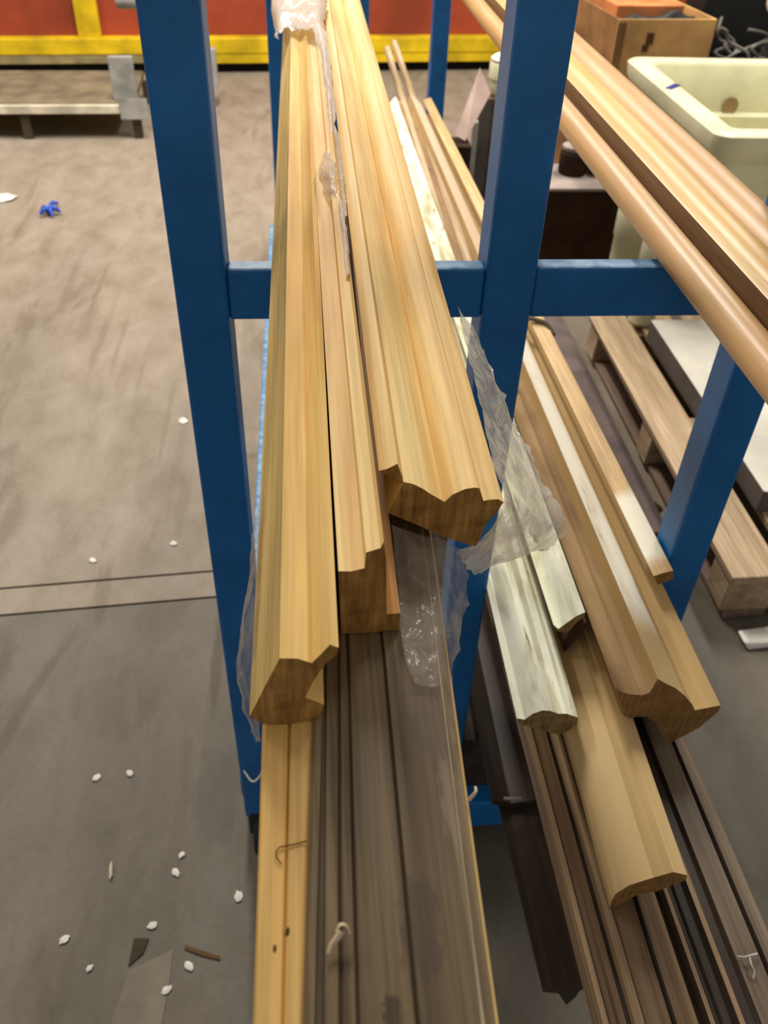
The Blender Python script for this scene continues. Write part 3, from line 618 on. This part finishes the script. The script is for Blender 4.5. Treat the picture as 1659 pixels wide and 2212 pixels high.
fp = mesh('cardboard_flap', V, [(0, 1, 2, 3), (7, 6, 5, 4), (0, 4, 5, 1), (1, 5, 6, 2), (2, 6, 7, 3), (3, 7, 4, 0)], 'card_pink'); tag(fp, 'pale pinkish cardboard flap leaning beside the tall brown carton', 'cardboard')
dk = box('dark_crate', 0.566, 0.659, 3.46, 3.585, 0, 0.369, 'darkbox', bev=.004); tag(dk, 'small dark crate on the floor under the pale cardboard flap', 'crate')

# ------------------------------------------------------------------ left background
bp = empty('low_platform', (-1.6, 5.0, 0), .05); tag(bp, 'long low grey platform with a cream front edge on short legs at the upper left', 'platform')
box('platform_top', -2.2, .72, -.30, .40, .12, .155, 'bench', bp); box('front_edge', -2.2, .72, -.325, -.301, .125, .165, 'cream', bp)
for x in (-1.2, .185, .735):
    for y in (-.29, .33): box('leg', x-.025, x+.02, y-.02, y+.02, 0, .119, 'debris', bp)
box('end_bracket', .62, .74, -.20, -.17, .156, .36, 'palegrey', bp); box('corner_plate', .66, .80, -.33, -.327, .10, .20, 'palegrey', bp)
st = empty('barrier_stand', (-.535, 5.33, 0)); tag(st, 'pale grey upright stand behind the left blue post', 'stand')
tube('upright', [(.0, 0, .02), (.0, 0, .4), (.0, 0, .8)], .022, 'palegrey', st); lathe('stand_foot', [(.045, 0), (.045, .012), (.025, .02)], 'steel', st)
box('bracket', .02, .06, -.02, .02, .1, .30, 'palegrey', st)
tube('arm', [(-.435, -.02, .53), (-.2, -.02, .53), (.0, 0, .53)], .045, 'palegrey', st)

# ------------------------------------------------------------------ litter on the floor
def scrap(name, x, y, r, h, m, label, cat, group=None, sx=1., rz=0.):
    bm = bmesh.new(); bmesh.ops.create_icosphere(bm, subdivisions=2, radius=1)
    for v in bm.verts:
        k = 1 + .5*noise.noise(v.co*1.6 + Vector((x*40, y*40, 0))); v.co = Vector((v.co.x*r*sx*k, v.co.y*r*k, (v.co.z*.5+.5)*h))
    me = bpy.data.meshes.new(name); bm.to_mesh(me); bm.free(); me.materials.append(M[m])
    o = bpy.data.objects.new(name, me); o.location = (x, y, .0005); o.rotation_euler.z = rz; link(o); return tag(o, label, cat, group)
for x, y, r_, where in ((-0.423, 0.645, 0.006, 'at the lower left corner, left of the dark wedge'),
        (-0.145, 0.697, 0.007, 'close beside the yellow pine strip'),
        (-0.284, 0.658, 0.006, 'just above the dark wedge'),
        (-0.219, 0.590, 0.006, 'just below the thin brown sliver'),
        (-0.250, 0.556, 0.006, 'at the right edge of the grey tape'),
        (-0.374, 0.597, 0.004, 'midway between the lower left corner and the grey tape'),
        (-0.255, 0.747, 0.006, 'left of the rack caster, the lower of a pair'),
        (-0.248, 0.778, 0.005, 'left of the rack caster, the upper of a pair'),
        (-0.422, 0.943, 0.006, 'below the floor joint, left one of two side by side'),
        (-0.362, 0.948, 0.006, 'below the floor joint, right one of two side by side'),
        (-0.377, 2.128, 0.012, 'beside the left post, beyond the floor joint'),
        (-0.534, 1.541, 0.007, 'just beyond the double floor joint'),
        (-0.348, 1.593, 0.007, 'on the stained floor beside the left post, near the joint')):
    scrap('paper_scrap', x, y, r_, .004, 'paper', 'small white scrap ' + where, 'scrap', 'white scraps on the floor', 1.4, random.uniform(0, 3))
scrap('plastic_scrap', 0.898, 1.565, .022, .025, 'green', 'yellow-green crumpled scrap on the floor beside the right blue post', 'scrap')
scrap('leaf_scrap', 0.903, 1.679, .018, .012, 'debris', 'dark leafy scrap on the floor beyond the slim tan strip', 'scrap')
scrap('wood_chip', -.366, .757, .007, .008, 'cream', 'pale elongated chip on the concrete floor left of the rack', 'chip', None, .45, .1).scale.y = 2.2
scrap('paper_scrap', -1.335, 3.88, .05, .012, 'paper', 'large white paper piece on the floor at the left edge', 'paper', None, 1.3)
bb = empty('blue_plastic_bit', (-1.087, 3.70, 0)); tag(bb, 'crumpled blue plastic bit on the far concrete floor', 'plastic')
for a in range(5):
    t = a*1.3; tube('plastic_petal', [(0, 0, .012), (.022*math.cos(t), .022*math.sin(t), .03), (.045*math.cos(t), .045*math.sin(t), .012)], .012, 'bluebit', bb, r1=.006)
tube('plastic_tail', [(0, 0, .02), (.005, .04, .035), (.01, .10, .012)], .008, 'bluebit', bb)
def flat(name, pts, h, m, label, cat):
    n = len(pts); V = [(x, y, .0005) for x, y in pts] + [(x, y, h) for x, y in pts]
    o = mesh(name, V, [tuple(range(n))[::-1], tuple(range(n, 2*n))] + [(i, (i+1) % n, n+(i+1) % n, n+i) for i in range(n)], m); return tag(o, label, cat)
flat('dark_wedge', [(-.311, .639), (-.287, .637), (-.293, .615), (-.314, .596)], .003, 'debris', 'dark wedge-shaped patch on the floor at the top of the pale tape', 'fragment')  # flat dark wedge laid on the floor
flat('wood_sliver', [(-.228, .623), (-.20, .612), (-.170, .602), (-.170, .596), (-.20, .605), (-.228, .617)], .003, 'sliver', 'thin brown wood sliver on the floor right of the dark wedge', 'sliver')
flat('floor_tape', [(-.313, .590), (-.246, .618), (-.247, .56), (-.253, .50), (-.262, .40), (-.34, .40), (-.328, .514)], .0012, 'floor_tape', 'pale grey strip of tape stuck on the floor at the lower left', 'tape')
